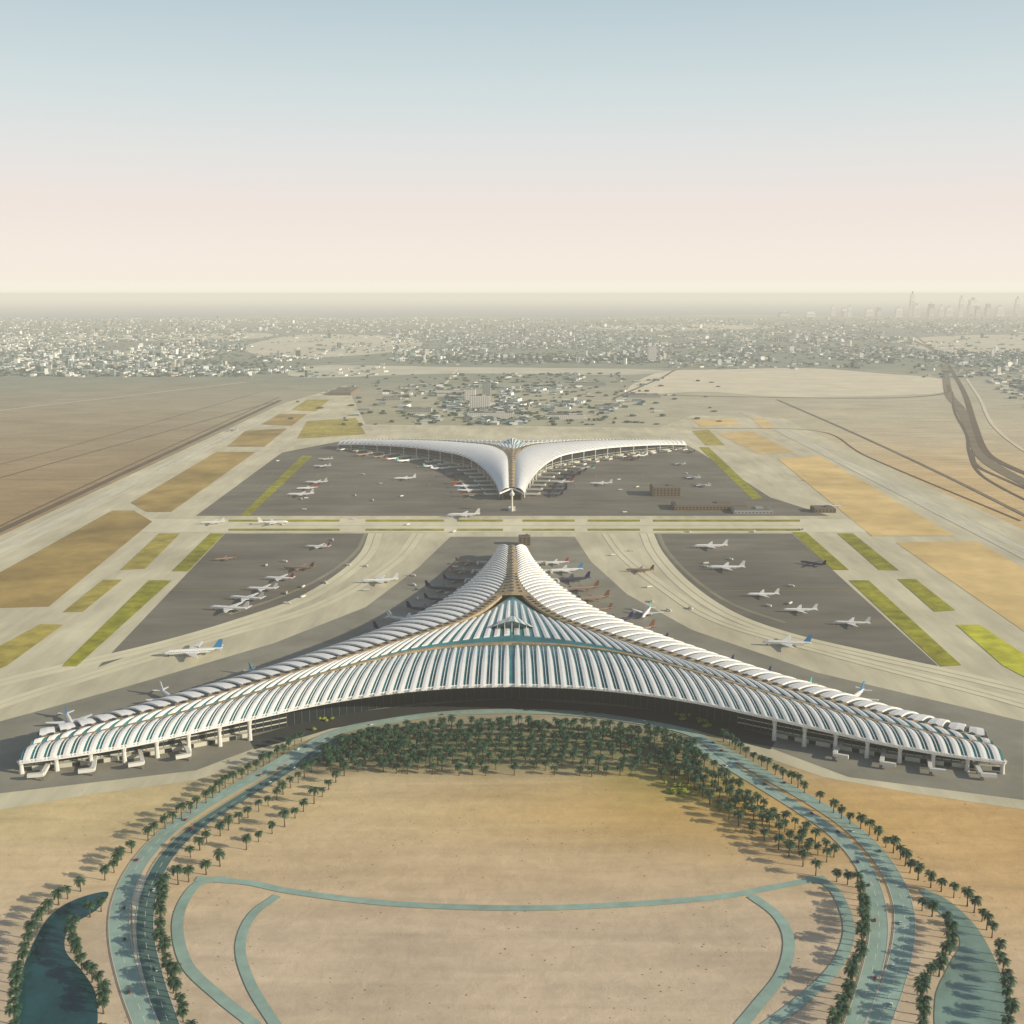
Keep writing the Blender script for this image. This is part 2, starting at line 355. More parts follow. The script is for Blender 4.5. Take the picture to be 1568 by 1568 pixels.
def build_shell(mb, P, Q, n, bul, cover, lift, tilt, basem, panm, wlo=0.0, whi=1.0, taper=0.0, crown=0.9, rib=False):
    p,q=even(P,Q,n*4)
    for sg in (1,-1):
        for i in range(len(p)-1):
            for k in range(NW):
                w0,w1=k/NW,(k+1)/NW
                quad=[mx(surf(p[i],q[i],w0,bul),-sg),mx(surf(p[i+1],q[i+1],w0,bul),-sg),mx(surf(p[i+1],q[i+1],w1,bul),-sg),mx(surf(p[i],q[i],w1,bul),-sg)]
                mb.face(quad,basem)
                if k%2==0 and i%4==0:
                    i2=min(i+4,len(p)-1); w2=(k+2)/NW
                    qs=[mx(surf(p[i],q[i],w0,bul),sg),mx(surf(p[i2],q[i2],w0,bul),sg),mx(surf(p[i2],q[i2],w2,bul),sg),mx(surf(p[i],q[i],w2,bul),sg)]
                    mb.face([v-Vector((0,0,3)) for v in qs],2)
        pp,qq=even(P,Q,n*40)
        for c in range(n):
            prev=None
            for k in range(NW+1):
                w=wlo+(whi-wlo)*k/NW
                cv=cover*(1-taper*(k/NW)**3)
                i0=c*40+int(20*(1-cv)); i1=c*40+40-int(20*(1-cv))
                up=lift
                a=surf(pp[i0],qq[i0],w,bul)+Vector((0,0,up)); e=surf(pp[i1],qq[i1],w,bul)+Vector((0,0,up+tilt)); mid=surf(pp[(i0+i1)//2],qq[(i0+i1)//2],w,bul)+Vector((0,0,up+tilt*0.5+crown))
                tr=[mx(a,sg),mx(mid,sg),mx(e,sg)]
                if prev:
                    for t in (0,1):
                        mb.face([prev[t],prev[t+1],tr[t+1],tr[t]],panm)
                    d=Vector((0,0,lift*0.95)); d2=Vector((0,0,(lift+tilt)*0.95))
                    mb.face([prev[0],tr[0],tr[0]-d,prev[0]-d],panm); mb.face([prev[2],tr[2],tr[2]-d2,prev[2]-d2],panm)
                else: mb.face([tr[0],tr[1],tr[2],tr[2]-Vector((0,0,lift+tilt)),tr[0]-Vector((0,0,lift))],panm)
                prev=tr
            mb.face([prev[0],prev[1],prev[2],prev[2]-Vector((0,0,lift+tilt)),prev[0]-Vector((0,0,lift))],panm)
            if rib and c>0:
                ia,ib=c*40-1,c*40+1; pr=None
                for k in range(NW+1):
                    w=wlo+(whi-wlo)*k/NW
                    t2=[mx(surf(pp[ia],qq[ia],w,bul)+Vector((0,0,0.9)),sg),mx(surf(pp[ib],qq[ib],w,bul)+Vector((0,0,0.9)),sg)]
                    if pr:
                        mb.face([pr[0],pr[1],t2[1],t2[0]],panm)
                        for e_ in (0,1): mb.face([pr[e_],t2[e_],t2[e_]-Vector((0,0,0.85)),pr[e_]-Vector((0,0,0.85))],panm)
                    pr=t2
mats=[M['glass'],M['white'],M['soffit'],M['dark'],M['seam'],M['col'],M['kerb'],M['glass2'],M['bluegl']]
roof=MB()
build_shell(roof,F9,K9,42,6,0.50,1.3,0.0,0,1,wlo=-0.035,whi=0.91,taper=0.5,crown=0.4,rib=True)
build_shell(roof,K9,S9,42,4,0.55,0.8,0.3,0,1,wlo=0.14,whi=0.87,taper=0.3,crown=0.4)
build_shell(roof,A,SA,58,6,0.72,0.7,1.5,7,1,whi=0.92,crown=0.5)
def fascia(mb,path,h,m,up=1.2):
    for sg in (1,-1):
        for a,b2 in zip(path,path[1:]):
            mb.face([mx(a,sg)+Vector((0,0,up)),mx(b2,sg)+Vector((0,0,up)),mx(b2,sg)-Vector((0,0,h)),mx(a,sg)-Vector((0,0,h))],m)
fascia(roof,[p+Vector((0,-0.4,0)) for p in cr(F9,120)],3.2,1)
fascia(roof,[p+Vector((-0.3,0.3,0)) for p in cr(A,120)],3.0,1)
fascia(roof,[F9[-1],K9[-1],S9[-1],SA[-1],A[-1]],3.0,1)
fascia(roof,[A[0],SA[0],Vector((0,SA[0].y,27))],3.0,1)
def band(mb,path,w,up,m):
    for sg in (1,-1):
        pts=[mx(p,sg) for p in path]; n=len(pts); A_=[];B_=[]
        for i in range(n):
            d=(pts[min(n-1,i+1)]-pts[max(0,i-1)]); d.z=0; d.normalize(); nn=Vector((-d.y,d.x,0))
            ww=w(i/(n-1)) if callable(w) else w
            A_.append(pts[i]+nn*ww/2+Vector((0,0,up))); B_.append(pts[i]-nn*ww/2+Vector((0,0,up)))
        for i in range(n-1):
            mb.face([B_[i],B_[i+1],A_[i+1],A_[i]],m)
            mb.face([B_[i],B_[i+1],B_[i+1]-Vector((0,0,up+1)),B_[i]-Vector((0,0,up+1))],m)
            mb.face([A_[i],A_[i+1],A_[i+1]-Vector((0,0,up+1)),A_[i]-Vector((0,0,up+1))],m)
band(roof,cr(K9,150),lambda t:6.0-3.2*t,2.4,4)
fullseam=cr(SA,300)
cut=[i for i,p in enumerate(fullseam) if p.x<-22][0]
crest=fullseam[:cut+1]; tail=S9[0]
for i in range(len(crest)-1):
    a,b2=crest[i],crest[i+1]
    up=Vector((0,0,3.0))
    wa=Vector((min(a.x-4,-9),a.y,a.z))+up; wb=Vector((min(b2.x-4,-9),b2.y,b2.z))+up
    ma=Vector((0,a.y,a.z+5.5)); mb_=Vector((0,b2.y,b2.z+5.5))
    for sg in (1,-1):
        roof.face([mx(wa,sg),mx(wb,sg),mb_,ma],4)
        roof.face([mx(wa,sg),mx(wb,sg),mx(wb,sg)-Vector((0,0,5)),mx(wa,sg)-Vector((0,0,5))],4)
e=crest[-1]; apex=Vector((0,e.y,e.z+5.5)); nose=Vector((0,tail.y-8,tail.z+3))
for sg in (1,-1):
    w_=mx(Vector((e.x-4,e.y,e.z+3)),sg); roof.face([w_,nose,apex],4)
for i in range(3,len(crest)-1,5):
    p=crest[i]; roof.box((0,p.y,p.z+5.2),5,6,1.2,0,3,3)
    if p.z>48:
        for sg in (1,-1): roof.box(mx(Vector((p.x*0.55-3,p.y,p.z+4.2)),sg),4,4,1.2,0,3,3)
band(roof,fullseam[cut-2:],lambda t: 14-8.5*t,3.2,4)
for sg in (1,-1):
    for p in resamp(fullseam[cut:],13)[1:]:
        roof.box(mx(p,sg)+Vector((0,0,3.25)),4.5,4.5,1.2,0.3,3,3)
# central eyelid vault
c0=G(784,966,57)-C1; prev=None
for k in range(9):
    t=k/8; y=c0.y+t*75; hh=15*(1-t)**0.8+0.2; ww=34*(1-0.75*t)
    ring=[]
    for j in range(15):
        a=j/7-1; s_=(1-abs(a)**1.3)
        ring.append(Vector((ww*a,y+14*abs(a)**1.5*(1-t),c0.z-3+hh*s_+1.5)))
    if prev:
        for j in range(14): roof.face([prev[j],prev[j+1],ring[j+1],ring[j]],1 if j%2==0 else 0)
    else:
        roof.face([v+Vector((0,2.5,-0.5)) for v in ring],8)
        for j in range(1,14,2):
            a_=ring[j]; roof.box((a_.x,a_.y+1.6,c0.z-2),0.8,0.8,max(0.5,a_.z-c0.z+1.5),0,1)
        for j in range(14):
            roof.face([ring[j]+Vector((0,-2,0.6)),ring[j+1]+Vector((0,-2,0.6)),ring[j+1]+Vector((0,0,0)),ring[j]],1)
    prev=ring
# walls, columns, floor plates
wall=MB()
def wallrun(P,Q,w,bul,n,s0):
    p,q=even(P,Q,n)
    for sg in (1,-1):
        pts=[mx(surf(a,b2,w,bul),sg) for a,b2 in zip(p,q)]
        for i,(a,b2) in enumerate(zip(pts,pts[1:])):
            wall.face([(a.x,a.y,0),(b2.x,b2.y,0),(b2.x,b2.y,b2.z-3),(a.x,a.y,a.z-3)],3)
            ang=math.atan2(b2.y-a.y,b2.x-a.x)
            wall.box((a.x,a.y,0.3),0.4,1.0,max(3,a.z-3.5),ang,2)
            if i/n<s0: continue
            mid=(a+b2)/2
            for z in (5.5,11.5):
                if z<a.z-5: wall.box((mid.x,mid.y,z),(b2-a).length-1.0,2.2,1.0,ang,6,bottom=True)
wallrun(F9,K9,0.46,6,60,0.5); wallrun(A,SA,0.30,5,66,0.2)
def cols(P,Q,w,bul,n,r,s0):
    p,q=even(P,Q,n)
    for sg in (1,-1):
        for a,b2 in list(zip(p,q))[int(n*s0)+1:]:
            c=mx(surf(a,b2,w,bul),sg)
            wall.tube([(c.x,c.y,0.3),(c.x,c.y,c.z*0.55),(c.x,c.y,c.z-2.8)],[r,r*0.75,r*1.5],8,5)
cols(F9,K9,0.10,6,16,2.8,0.55); cols(A,SA,0.10,5,20,1.6,0.0)
for P,Q,w,h,i0 in ((F9,K9,0.30,5.0,40),(A,SA,0.2,5.0,16)):
    p,q=even(P,Q,70)
    for sg in (1,-1):
        pts=[mx(p[i].lerp(q[i],w),sg) for i in range(71)]; inn=[mx(p[i].lerp(q[i],w+0.25),sg) for i in range(71)]
        for i in range(i0,70):
            a,b2,c,d=pts[i],pts[i+1],inn[i+1],inn[i]
            wall.face([(a.x,a.y,h),(b2.x,b2.y,h),(c.x,c.y,h),(d.x,d.y,h)],6); wall.face([(a.x,a.y,0.3),(b2.x,b2.y,0.3),(b2.x,b2.y,h),(a.x,a.y,h)],6 if i%3 else 3)
# boarding bridges
bridge=MB(); stands=[]
def gates(path,step,start,end,outlen,out):
    pts=resamp(path,step)
    for p in pts:
        i=min(range(len(path)),key=lambda k:(path[k]-p).length)
        a=path[max(0,i-2)]; b2=path[min(len(path)-1,i+2)]; d=(b2-a); d.z=0; d.normalize()
        n=Vector((-d.y,d.x,0))*out
        f=i/len(path)
        if f<start or f>end: continue
        for sg in (1,-1):
            base=mx(p,sg); base.z=0; nn=mx(n,sg); dd=mx(d,sg)
            ang=math.atan2(nn.y,nn.x)
            c=base+nn*(outlen/2-18); bridge.box((c.x,c.y,4.6),outlen+26,4.2,3.6,ang,0,bottom=True)
            c=base+nn*(outlen-4)+dd*7; bridge.box((c.x,c.y,4.4),4.0,16,3.8,ang,0,bottom=True)
            for k in (0.15,0.9):
                c=base+nn*(outlen*k); bridge.box((c.x,c.y,0.3),1.4,3.2,4.4,ang,1)
            stands.append((base,nn,dd,f))
Ac=cr(A,300); Fc=cr(F9,300)
gates(Ac,66,0.04,0.97,34,-1)
FG=len(stands)
gates(Fc,48,0.58,0.98,22,1)
e1=bpy.data.objects.new('airport_terminal',None); link(e1); e1.location=C1
e2=bpy.data.objects.new('airport_terminal',None); link(e2); e2.location=(0,3290,0); e2.rotation_euler=(0,0,math.pi); e2.scale=(1.08,1.0,1.0)
for nm,b_,mm in (('roof',roof,mats),('walls',wall,mats),('boarding_bridges',bridge,[M['col'],M['soffit']])):
    o=b_.obj(nm,mm,e1)
    o2=bpy.data.objects.new(nm,o.data); link(o2,e2)
# ---------------------------------------------------------------- airliner
def airliner_mesh(tailcol, nm, bodycol=(0.8,0.8,0.78)):
    mb=MB()
    Ls=[(35,0.3,0.2),(33.5,1.3,0.0),(31,2.2,0.2),(27,2.9,0.4),(20,3.1,0.5),(0,3.1,0.5),(-15,3.1,0.6),(-24,2.3,1.3),(-30,1.3,2.1),(-34,0.5,2.7)]
    mb.tube([(x,0,z+4.6) for x,r,z in Ls],[r for x,r,z in Ls],14,0)
    def wing(pts,th,m,z):
        for sg in (1,-1):
            top=[Vector((x,y*sg,z+dz+th/2)) for x,y,dz in pts]; bot=[v-Vector((0,0,th)) for v in top]
            mb.face(top,m); mb.face(bot[::-1],m)
            for i in range(len(top)): mb.face([top[i],bot[i],bot[(i+1)%len(top)],top[(i+1)%len(top)]],m)
    wing([(10,2,0),(-5,30,2.6),(-8,31,2.8),(-8.5,30,2.6),(-5,11,1.0),(-7,2,0)],0.7,0,4.0)
    wing([(-26,1,0),(-31.5,11,0.8),(-34,11,0.8),(-32,1,0)],0.5,0,7.0)
    fin=[(-22,7.2),(-30,18),(-34.5,18),(-32.5,7.2)]
    a=[Vector((x,0.35,z)) for x,z in fin]; c=[Vector((x,-0.35,z)) for x,z in fin]
    mb.face(a,1); mb.face(c[::-1],1)
    for i in range(4): mb.face([a[i],c[i],c[(i+1)%4],a[(i+1)%4]],1)
    for sg in (1,-1):
        mb.tube([(7.5,10*sg,2.9),(6.5,10*sg,2.9),(3,10*sg,2.9),(0,10*sg,3.0)],[1.5,1.75,1.6,0.9],10,2)
        mb.box((3,10*sg,4.0),5,0.5,1.2,0,0)
        mb.box((-2,4*sg,0),3.2,1.6,2.6,0,3); 
        for x in range(-22,28,2): mb.box((x,3.02*sg,5.4),1.0,0.12,0.6,0,3)
    mb.box((28,0,0),1.4,1.0,3,0,3); mb.box((32.2,0,5.4),1.2,1.8,0.6,0,3)
    o=mb.obj(nm,[mat(nm+'_paint',bodycol,rough=0.35,spec=0.5),mat(nm+'_tail',tailcol,rough=0.4),mat(nm+'_engine',(0.35,0.36,0.38),rough=0.4),mat(nm+'_dark',(0.03,0.03,0.035))],smooth=False)
    me=o.data; bpy.data.objects.remove(o); return me
PM=[airliner_mesh((0.05,0.22,0.45),'airliner_a'),airliner_mesh((0.02,0.02,0.09),'airliner_b',(0.06,0.06,0.10)),airliner_mesh((0.35,0.05,0.04),'airliner_c'),airliner_mesh((0.10,0.40,0.42),'airliner_d'),airliner_mesh((0.7,0.7,0.68),'airliner_e'),airliner_mesh((0.16,0.08,0.04),'airliner_f',(0.30,0.22,0.16))]
def plane(p,ang,s=1.0,k=None):
    o=bpy.data.objects.new('airliner',PM[k if k is not None else random.choice((0,1,1,2,3,4,5,5))]); link(o)  # dark bodies picked more often, in place of shade on parked aircraft
    o.location=(p[0],p[1],0.7); o.rotation_euler=(0,0,ang); o.scale=(s,s,s)
for j,(base,nn,dd,f) in enumerate(stands):
    if j<FG:
        if random.random()<(0.05 if f<0.5 else 0.4): continue
        s=random.choice((0.72,0.85,0.95)); p=base+nn*(22+38*s)+dd*(-3) 
        a=math.atan2(-nn.y,-nn.x); w=C1+p; plane(w,a,s)
    if j<FG and random.random()<0.8:
        p=base+nn*62; q=Vector((0,3290,0))+Vector((-p.x*1.08,-p.y,0)); plane(q,math.atan2(nn.y,nn.x),random.choice((0.75,0.9,0.95)))
PL=[(345,858,200,.6,5),(487,840,170,.75,2),(458,873,172,.85,5),(428,889,170,.8,2),(402,905,172,.8,4),(378,920,165,.9,4),(352,936,168,1.0,4),(582,893,185,.95,4),(296,1004,190,1.2,0),
(325,803,185,.8,4),(418,803,10,.95,4),(710,792,180,1.1,4),(920,743,175,.9,4),(620,735,185,.9,4),(484,741,175,.9,4),(460,760,180,1.0,4),(493,716,170,.8,4),(498,705,170,.7,4),(355,660,150,.8,4),
(1088,840,178,1.0,4),(1112,873,176,1.0,4),(1245,866,140,.75,1),(1168,914,178,.8,4),(1225,938,176,.8,4),(1304,958,170,.8,4),(1205,990,172,1.0,0),(980,876,175,.75,5),(990,942,250,.8,3),
(1060,733,120,.8,4),(1075,745,120,.8,4),(1270,778,170,.8,4),(1040,712,120,.7,4),(470,750,190,.8,2),(980,700,200,.8,4)]
for u,v,a,s,k in PL: plane(G(u,v),math.radians(a),s,k)
# service vehicles
sv_=MB(); sv_.box((0,0,0.7),9,2.6,2.6,0,0); sv_.box((5.6,0,0.7),2.0,2.4,1.9,0,1)
for x in (-3,4.5):
    for y in (-1.2,1.2): sv_.box((x,y,0),1.1,0.4,1.0,0,2)
so=sv_.obj('service_truck',[M['col'],M['kerb'],M['dark']]); so.location=(G(560,905).x,G(560,905).y,0.7)
for _ in range(55):
    u=random.choice((random.uniform(400,700),random.uniform(870,1250))); v=random.uniform(700,940)
    p=G(u,v)
    o=bpy.data.objects.new('service_truck',so.data); link(o); o.location=(p.x,p.y,0.7); o.rotation_euler=(0,0,random.uniform(0,6.3))
# ---------------------------------------------------------------- low buildings on the airfield
def building(name,u,v,sx,sy,sz,m,rot=0):
    mb=MB(); p=G(u,v); mb.box((p.x,p.y,0.2),sx,sy,sz,rot,0,0)
    mb.box((p.x,p.y,sz+0.2),sx*0.94,sy*0.9,0.9,rot,1); mb.box((p.x+sx*0.2,p.y,sz+1.1),sx*0.2,sy*0.3,3,rot,0)
    k=max(2,int(sx/8)); cs,sn=math.cos(rot),math.sin(rot)
    for i in range(k):
        x=-sx/2+(i+0.5)*sx/k
        for z in range(2,max(3,int(sz-2)),4):
            for sy_ in (-1,1):
                y=sy_*(sy/2+0.06)
                mb.box((p.x+x*cs-y*sn,p.y+x*sn+y*cs,z+0.2),sx/k*0.55,0.12,1.8,rot,2)
    return mb.obj(name,[m,M['soffit'],M['dark']])
bw=mat('white_render',(0.72,0.70,0.66)); bd=mat('brown_cladding',(0.20,0.15,0.10)); bg=mat('grey_roofing',(0.33,0.36,0.35))
for nm,u,v,sx,sy,sz,m in (('pier_building',1018,757,70,60,22,bd),('hangar',1085,778,170,60,12,bd),('hangar',1150,784,90,50,8,bg),('hangar',1260,783,50,40,10,bd),
    ('gate_building',803,834,24,20,18,bd),('hangar',985,607,160,120,10,bg),('hangar',528,601,110,330,14,bd),('control_building',735,625,90,40,55,bw),('terminal_annex',752,640,190,50,22,bw),('office_block',720,612,50,60,50,bw),('office_block',745,605,40,60,60,bg),
    ('terminal_annex',865,640,160,60,14,bw),('office_block',998,553,60,60,110,bw),('hangar',640,630,120,80,14,bg),('hangar',690,602,150,70,16,bw),('hangar',600,612,90,60,12,bg),('hangar',930,625,110,60,12,bg),('hangar',905,590,160,70,14,bg)):
    building(nm,u,v,sx,sy,sz,m)
mb=MB(); p=G(784,783); mb.tube([(p.x,p.y,0),(p.x,p.y,28),(p.x,p.y,36),(p.x,p.y,38),(p.x,p.y,43),(p.x,p.y,45),(p.x,p.y,52)],[2.5,2,2.2,5,6,4,0.5],12,0)
mb.box((p.x,p.y+14,0.3),16,24,7,0,0); mb.obj('control_tower',[M['col']])
# ---------------------------------------------------------------- distant city
cm=[mat('city_white',(0.80,0.80,0.76)),mat('city_beige',(0.48,0.47,0.40)),mat('city_grey',(0.20,0.27,0.27)),mat('city_shade',(0.08,0.13,0.13))]
city=MB()
def inreg(u,v):
    if v<487: return 0
    if u<380: return 1.0 if v<568 else (578-v)/10
    if u<600:
        if 508<v<545: return 0.08 if u<470 else 0.18
        return 0.8 if v<508 else (0.7*(1-(u-380)/120) if v<572 and u<500 else 0.08)
    if u<1020: return 0.9 if v<545 else max(0,(560-v)/15)
    if u<1400: return 0.8 if v<535 else max(0,(566-v)/31)*0.8
    return 0.8 if v<510 or 540<v<562 else 0.12
cnt=0
while cnt<16000:
    u=random.uniform(-250,1820); v=486+92*random.random()**0.9
    if random.random()>inreg(u,v): continue
    p=G(u,v)
    if noise.noise(Vector((p.x/500,p.y/1500,0)))<-0.2: continue
    gx=round(p.x/55)*55; gy=round(p.y/90)*90
    k=1+ p.y/30000
    h=random.uniform(5,12) if random.random()<0.95 else random.uniform(16,36)
    city.box((gx+random.uniform(-7,7),gy+random.uniform(-20,20),0),random.uniform(9,30)*k,random.uniform(12,44),h*k,random.choice((0,0,0,0.4,-0.3)),random.choices((0,1,2,3),(3,2,4,4))[0],random.choices((0,1,2,3),(3,2,4,4))[0]); cnt+=1
cnt=0
while cnt<380:
    u=random.gauss(784,110); v=random.uniform(572,650)
    if noise.noise(Vector((u/45,v/14,3)))<0.05: continue
    p=G(u,v); city.box((p.x,p.y,0),random.uniform(8,45),random.uniform(12,55),random.uniform(5,13),random.choice((0,0.1,-0.4)),random.randrange(4),random.randrange(4)); cnt+=1
for _ in range(900):
    u=random.uniform(1500,1820); v=random.uniform(560,680)
    if v>575+(u-1500)*0.7: continue
    p=G(u,v); city.box((p.x,p.y,0),random.uniform(12,40),random.uniform(15,50),random.uniform(5,12),0.2,random.randrange(4),random.randrange(4))
city.obj('distant_city',cm)
tr=MB()
def clump(x,y,r,h):
    k=len(tr.v); n=6
    for z,rr in ((0.1,0.6),(0.45,1.0),(0.8,0.7)):
        for j in range(n):
            a=2*math.pi*j/n+z; q=r*rr*random.uniform(0.7,1.25); tr.v.append((x+q*math.cos(a),y+q*math.sin(a),h*z*random.uniform(0.85,1.15)))
    tr.v.append((x,y,h))
    for l in (0,1):
        for j in range(n):
            tr.f.append((k+l*n+j,k+l*n+(j+1)%n,k+(l+1)*n+(j+1)%n,k+(l+1)*n+j)); tr.i.append(0)
    for j in range(n): tr.f.append((k+2*n+j,k+2*n+(j+1)%n,k+3*n)); tr.i.append(0)
for _ in range(9500):
    r_=random.random()
    if r_<0.17: u=random.uniform(625,1005); v=random.gauss(549,3.0)
    elif r_<0.22: u=random.gauss(784,120); v=random.uniform(572,652)
    elif r_<0.31: u=random.uniform(-250,400); v=random.uniform(555,577)
    else:
        u=random.uniform(-250,1820); v=random.uniform(489,578)
        if random.random()>inreg(u,v): continue
    p=G(u,v); clump(p.x,p.y,random.uniform(6,20),random.uniform(5,11))
tr.obj('distant_trees',[M['dtree']])
skm=[mat('tower_cladding_light',(0.8,0.8,0.78),rough=0.5),mat('tower_cladding_grey',(0.30,0.34,0.37),rough=0.5)]
for u,hh,w in ((1275,16,60),(1292,13,90),(1300,17,50),(1330,12,110),(1345,15,60),(1375,15,90),(1395,36,60),(1402,20,90),(1425,22,80),(1440,18,60),(1452,15,100),(1470,32,50),(1488,28,120),(1496,18,60),(1512,20,70),(1530,16,100),(1556,30,60),(1580,20,90),(1610,18,80),(1240,9,120),(1200,8,140)):
    p=G(u,484.5+random.uniform(-1,1)); p.z=0; s=p.y/F; h=hh*s; mb=MB()
    ww=w*1.6
    mb.box((p.x,p.y,0),ww,ww,h*0.62,0,0); mb.box((p.x,p.y,h*0.62),ww*0.8,ww*0.8,h*0.26,0,0); mb.box((p.x,p.y,h*0.88),ww*0.3,ww*0.3,h*0.12,0,1)
    for z in range(20,int(h*0.6),30): mb.box((p.x,p.y-ww/2-0.6,z),ww*0.9,1.2,12,0,1)
    mb.obj('skyscraper',skm if random.random()<0.7 else skm[::-1])
# ---------------------------------------------------------------- landside roads
LR=[(505,1128),(450,1155),(390,1190),(320,1230),(262,1270),(215,1320),(188,1375),(183,1430),(198,1500),(228,1580),(260,1660)]
LR2=[(520,1132),(470,1162),(410,1198),(345,1238),(290,1276),(250,1320),(228,1370),(222,1430),(236,1500),(262,1580),(290,1660)]
RP=[]
for side in (0,1):
    f=mir if side else (lambda x:x)
    _,pa=road('access_road',f(LR),15,0.5,M['road']); RP.append(pa)
    _,pb=road('access_road',f(LR2),13,0.5,M['road2'] if not side else M['road']); RP.append(pb)
_,pf=road('forecourt_road',[(440,1172),(505,1125),(600,1104),(690,1093),(784,1090),(878,1093),(968,1104),(1063,1125),(1128,1172)],14,0.66,M['road']); RP.append(pf)
for px,w in (([(300,1346),(380,1352),(450,1366),(600,1384),(784,1391),(950,1386),(1100,1374),(1190,1358),(1270,1343)],8),
    ([(345,1346),(306,1352),(280,1384),(272,1425),(288,1480),(340,1530),(400,1580),(440,1640)],9),
    ([(425,1372),(386,1402),(368,1450),(385,1510),(428,1580),(460,1640)],8),
    ([(1150,1372),(1190,1402),(1208,1440),(1198,1490),(1160,1540),(1110,1600)],9),
    ([(1235,1346),(1268,1354),(1290,1385),(1300,1430),(1280,1480),(1230,1530),(1150,1590)],9)):
    road('loop_road',px,w,0.42,M['road'],dash=False,kerb=False)
# cars
cars=[]
for nm,c in (('a',(0.7,0.7,0.68)),('b',(0.05,0.05,0.06)),('c',(0.3,0.04,0.03))):
    cb=MB(); k=0
    prof=[(-2.3,0.35),(-2.3,0.95),(-1.5,1.05),(-0.9,1.5),(0.6,1.5),(1.3,1.0),(2.2,0.85),(2.3,0.35)]
    for sg in (1,-1): cb.face([(x,0.9*sg,z) for x,z in prof],0)
    for (x0,z0),(x1,z1) in zip(prof,prof[1:]): cb.face([(x0,0.9,z0),(x1,0.9,z1),(x1,-0.9,z1),(x0,-0.9,z0)],1 if (z0>=1.0 and z1>=1.0 and abs(z0-z1)>0.3) else 0)
    for x in (-1.4,1.4):
        for y in (-0.85,0.85): cb.tube([(x,y-0.12,0.34),(x,y+0.12,0.34)],[0.34,0.34],8,2)
    o=cb.obj('car_mesh_'+nm,[mat('car_paint_'+nm,c,rough=0.3,spec=0.5),M['dark'],M['fore']]); cars.append(o.data); bpy.data.objects.remove(o)
for pth in RP:
    i=random.randrange(3,12)
    while i<len(pth)-2:
        d=(pth[i+1]-pth[i]).normalized(); sgn=random.choice((1,-1)); nn=Vector((-d.y,d.x,0)); q=pth[i]+nn*3.4*sgn
        o=bpy.data.objects.new('car',random.choice(cars)); link(o); o.location=(q.x,q.y,0.75); o.rotation_euler=(0,0,math.atan2(d.y,d.x)+(0 if sgn<0 else math.pi))
        i+=random.randrange(5,16)
psheet('pond',[(165,1366),(115,1378),(75,1405),(45,1460),(28,1520),(30,1590),(135,1600),(148,1530),(128,1490),(100,1455),(108,1420),(150,1392)],0.25,M['pond'],80)
psheet('pond',[(1408,1362),(1450,1378),(1495,1420),(1528,1480),(1545,1540),(1545,1600),(1445,1600),(1432,1530),(1452,1480),(1470,1440),(1440,1400)],0.25,M['pondp'],80)
psheet('planted_verge',[(205,1352),(228,1345),(222,1400),(225,1470),(250,1590),(238,1590),(212,1500),(203,1420)],0.3,M['pave2'],50)
# ---------------------------------------------------------------- palms
def palm_mesh(seed,nm):
    random.seed(seed); mb=MB(); Ht=random.uniform(8.0,10.0); lean=random.uniform(-0.6,0.6)
    mb.tube([(0,0,0),(lean*.2,0,Ht*.3),(lean*.6,0,Ht*.7),(lean,0,Ht)],[0.55,0.38,0.32,0.42],6,0)
    top=Vector((lean,0,Ht))
    for k in range(34):
        az=k*2.399+random.uniform(-.2,.2); el=random.uniform(-0.25,1.25); Lf=random.uniform(4.0,5.4)
        d=Vector((math.cos(az),math.sin(az),0)); s=Vector((-d.y,d.x,0))
        pts=[]; ang=el; p=top.copy()
        for j in range(8):
            pts.append(p.copy()); p=p+(d*math.cos(ang)+Vector((0,0,math.sin(ang))))*Lf/7; ang-=0.27
        for j in range(7):
            wv=1.15*math.sin(math.pi*(j+0.8)/8.2)+0.15
            for sg in (1,-1):
                a=pts[j]; b2=pts[j+1]; tip=(a+b2)/2+s*sg*wv+(b2-a)*0.7-Vector((0,0,0.35*wv))
                mb.face([a,b2,tip],1)
    o=mb.obj(nm,[M['trunk'],M['frond']]); me=o.data; bpy.data.objects.remove(o); return me
PAL=[palm_mesh(i,'palm_tree_mesh') for i in range(5)]
random.seed(11)
def palm(p,s=1.0,parent=None,name='palm_tree'):
    o=bpy.data.objects.new(name,random.choice(PAL)); link(o,parent); s*=random.uniform(0.85,1.2)
    o.location=(p.x,p.y,0.1); o.rotation_euler=(0,0,random.uniform(0,6.28)); o.scale=(s,s,s*random.uniform(0.9,1.1))
def prow(px,step,s=1.0,j=1.4):
    for p in resamp(cr([G(u,v) for u,v in px],60),step):
        if random.random()<0.04: continue
        palm(p+Vector((random.uniform(-j,j),random.uniform(-j,j),0)),s)
rows=[([(22,1600),(25,1545),(30,1500),(48,1440),(75,1400),(112,1372),(160,1350),(195,1310),(245,1275),(300,1240),(350,1205),(410,1170),(470,1130)],12),
      ([(150,1600),(160,1530),(130,1490),(112,1455),(118,1420),(165,1388)],11),
      ([(250,1370),(246,1430),(262,1500),(290,1590)],9),
      ([(290,1312),(320,1290),(370,1260),(430,1220),(480,1180),(520,1158)],14),
      ([(318,1340),(350,1318),(395,1290),(440,1262),(490,1222),(530,1185)],17),
      ([(255,1360),(290,1350)],9)]
for px,st in rows:
    prow(px,st,1.2); prow(mir(px),st,1.2)
prow(mir([(300,1320),(360,1280),(420,1240),(470,1205),(520,1170)]),12,1.15); prow(mir([(330,1310),(400,1265),(460,1225),(520,1185)]),13,1.15)
grove=bpy.data.objects.new('palm_grove',None); link(grove)
top=cr([G(u,v) for u,v in ((500,1160),(560,1132),(650,1120),(784,1114),(918,1120),(1008,1132),(1068,1160))],80)
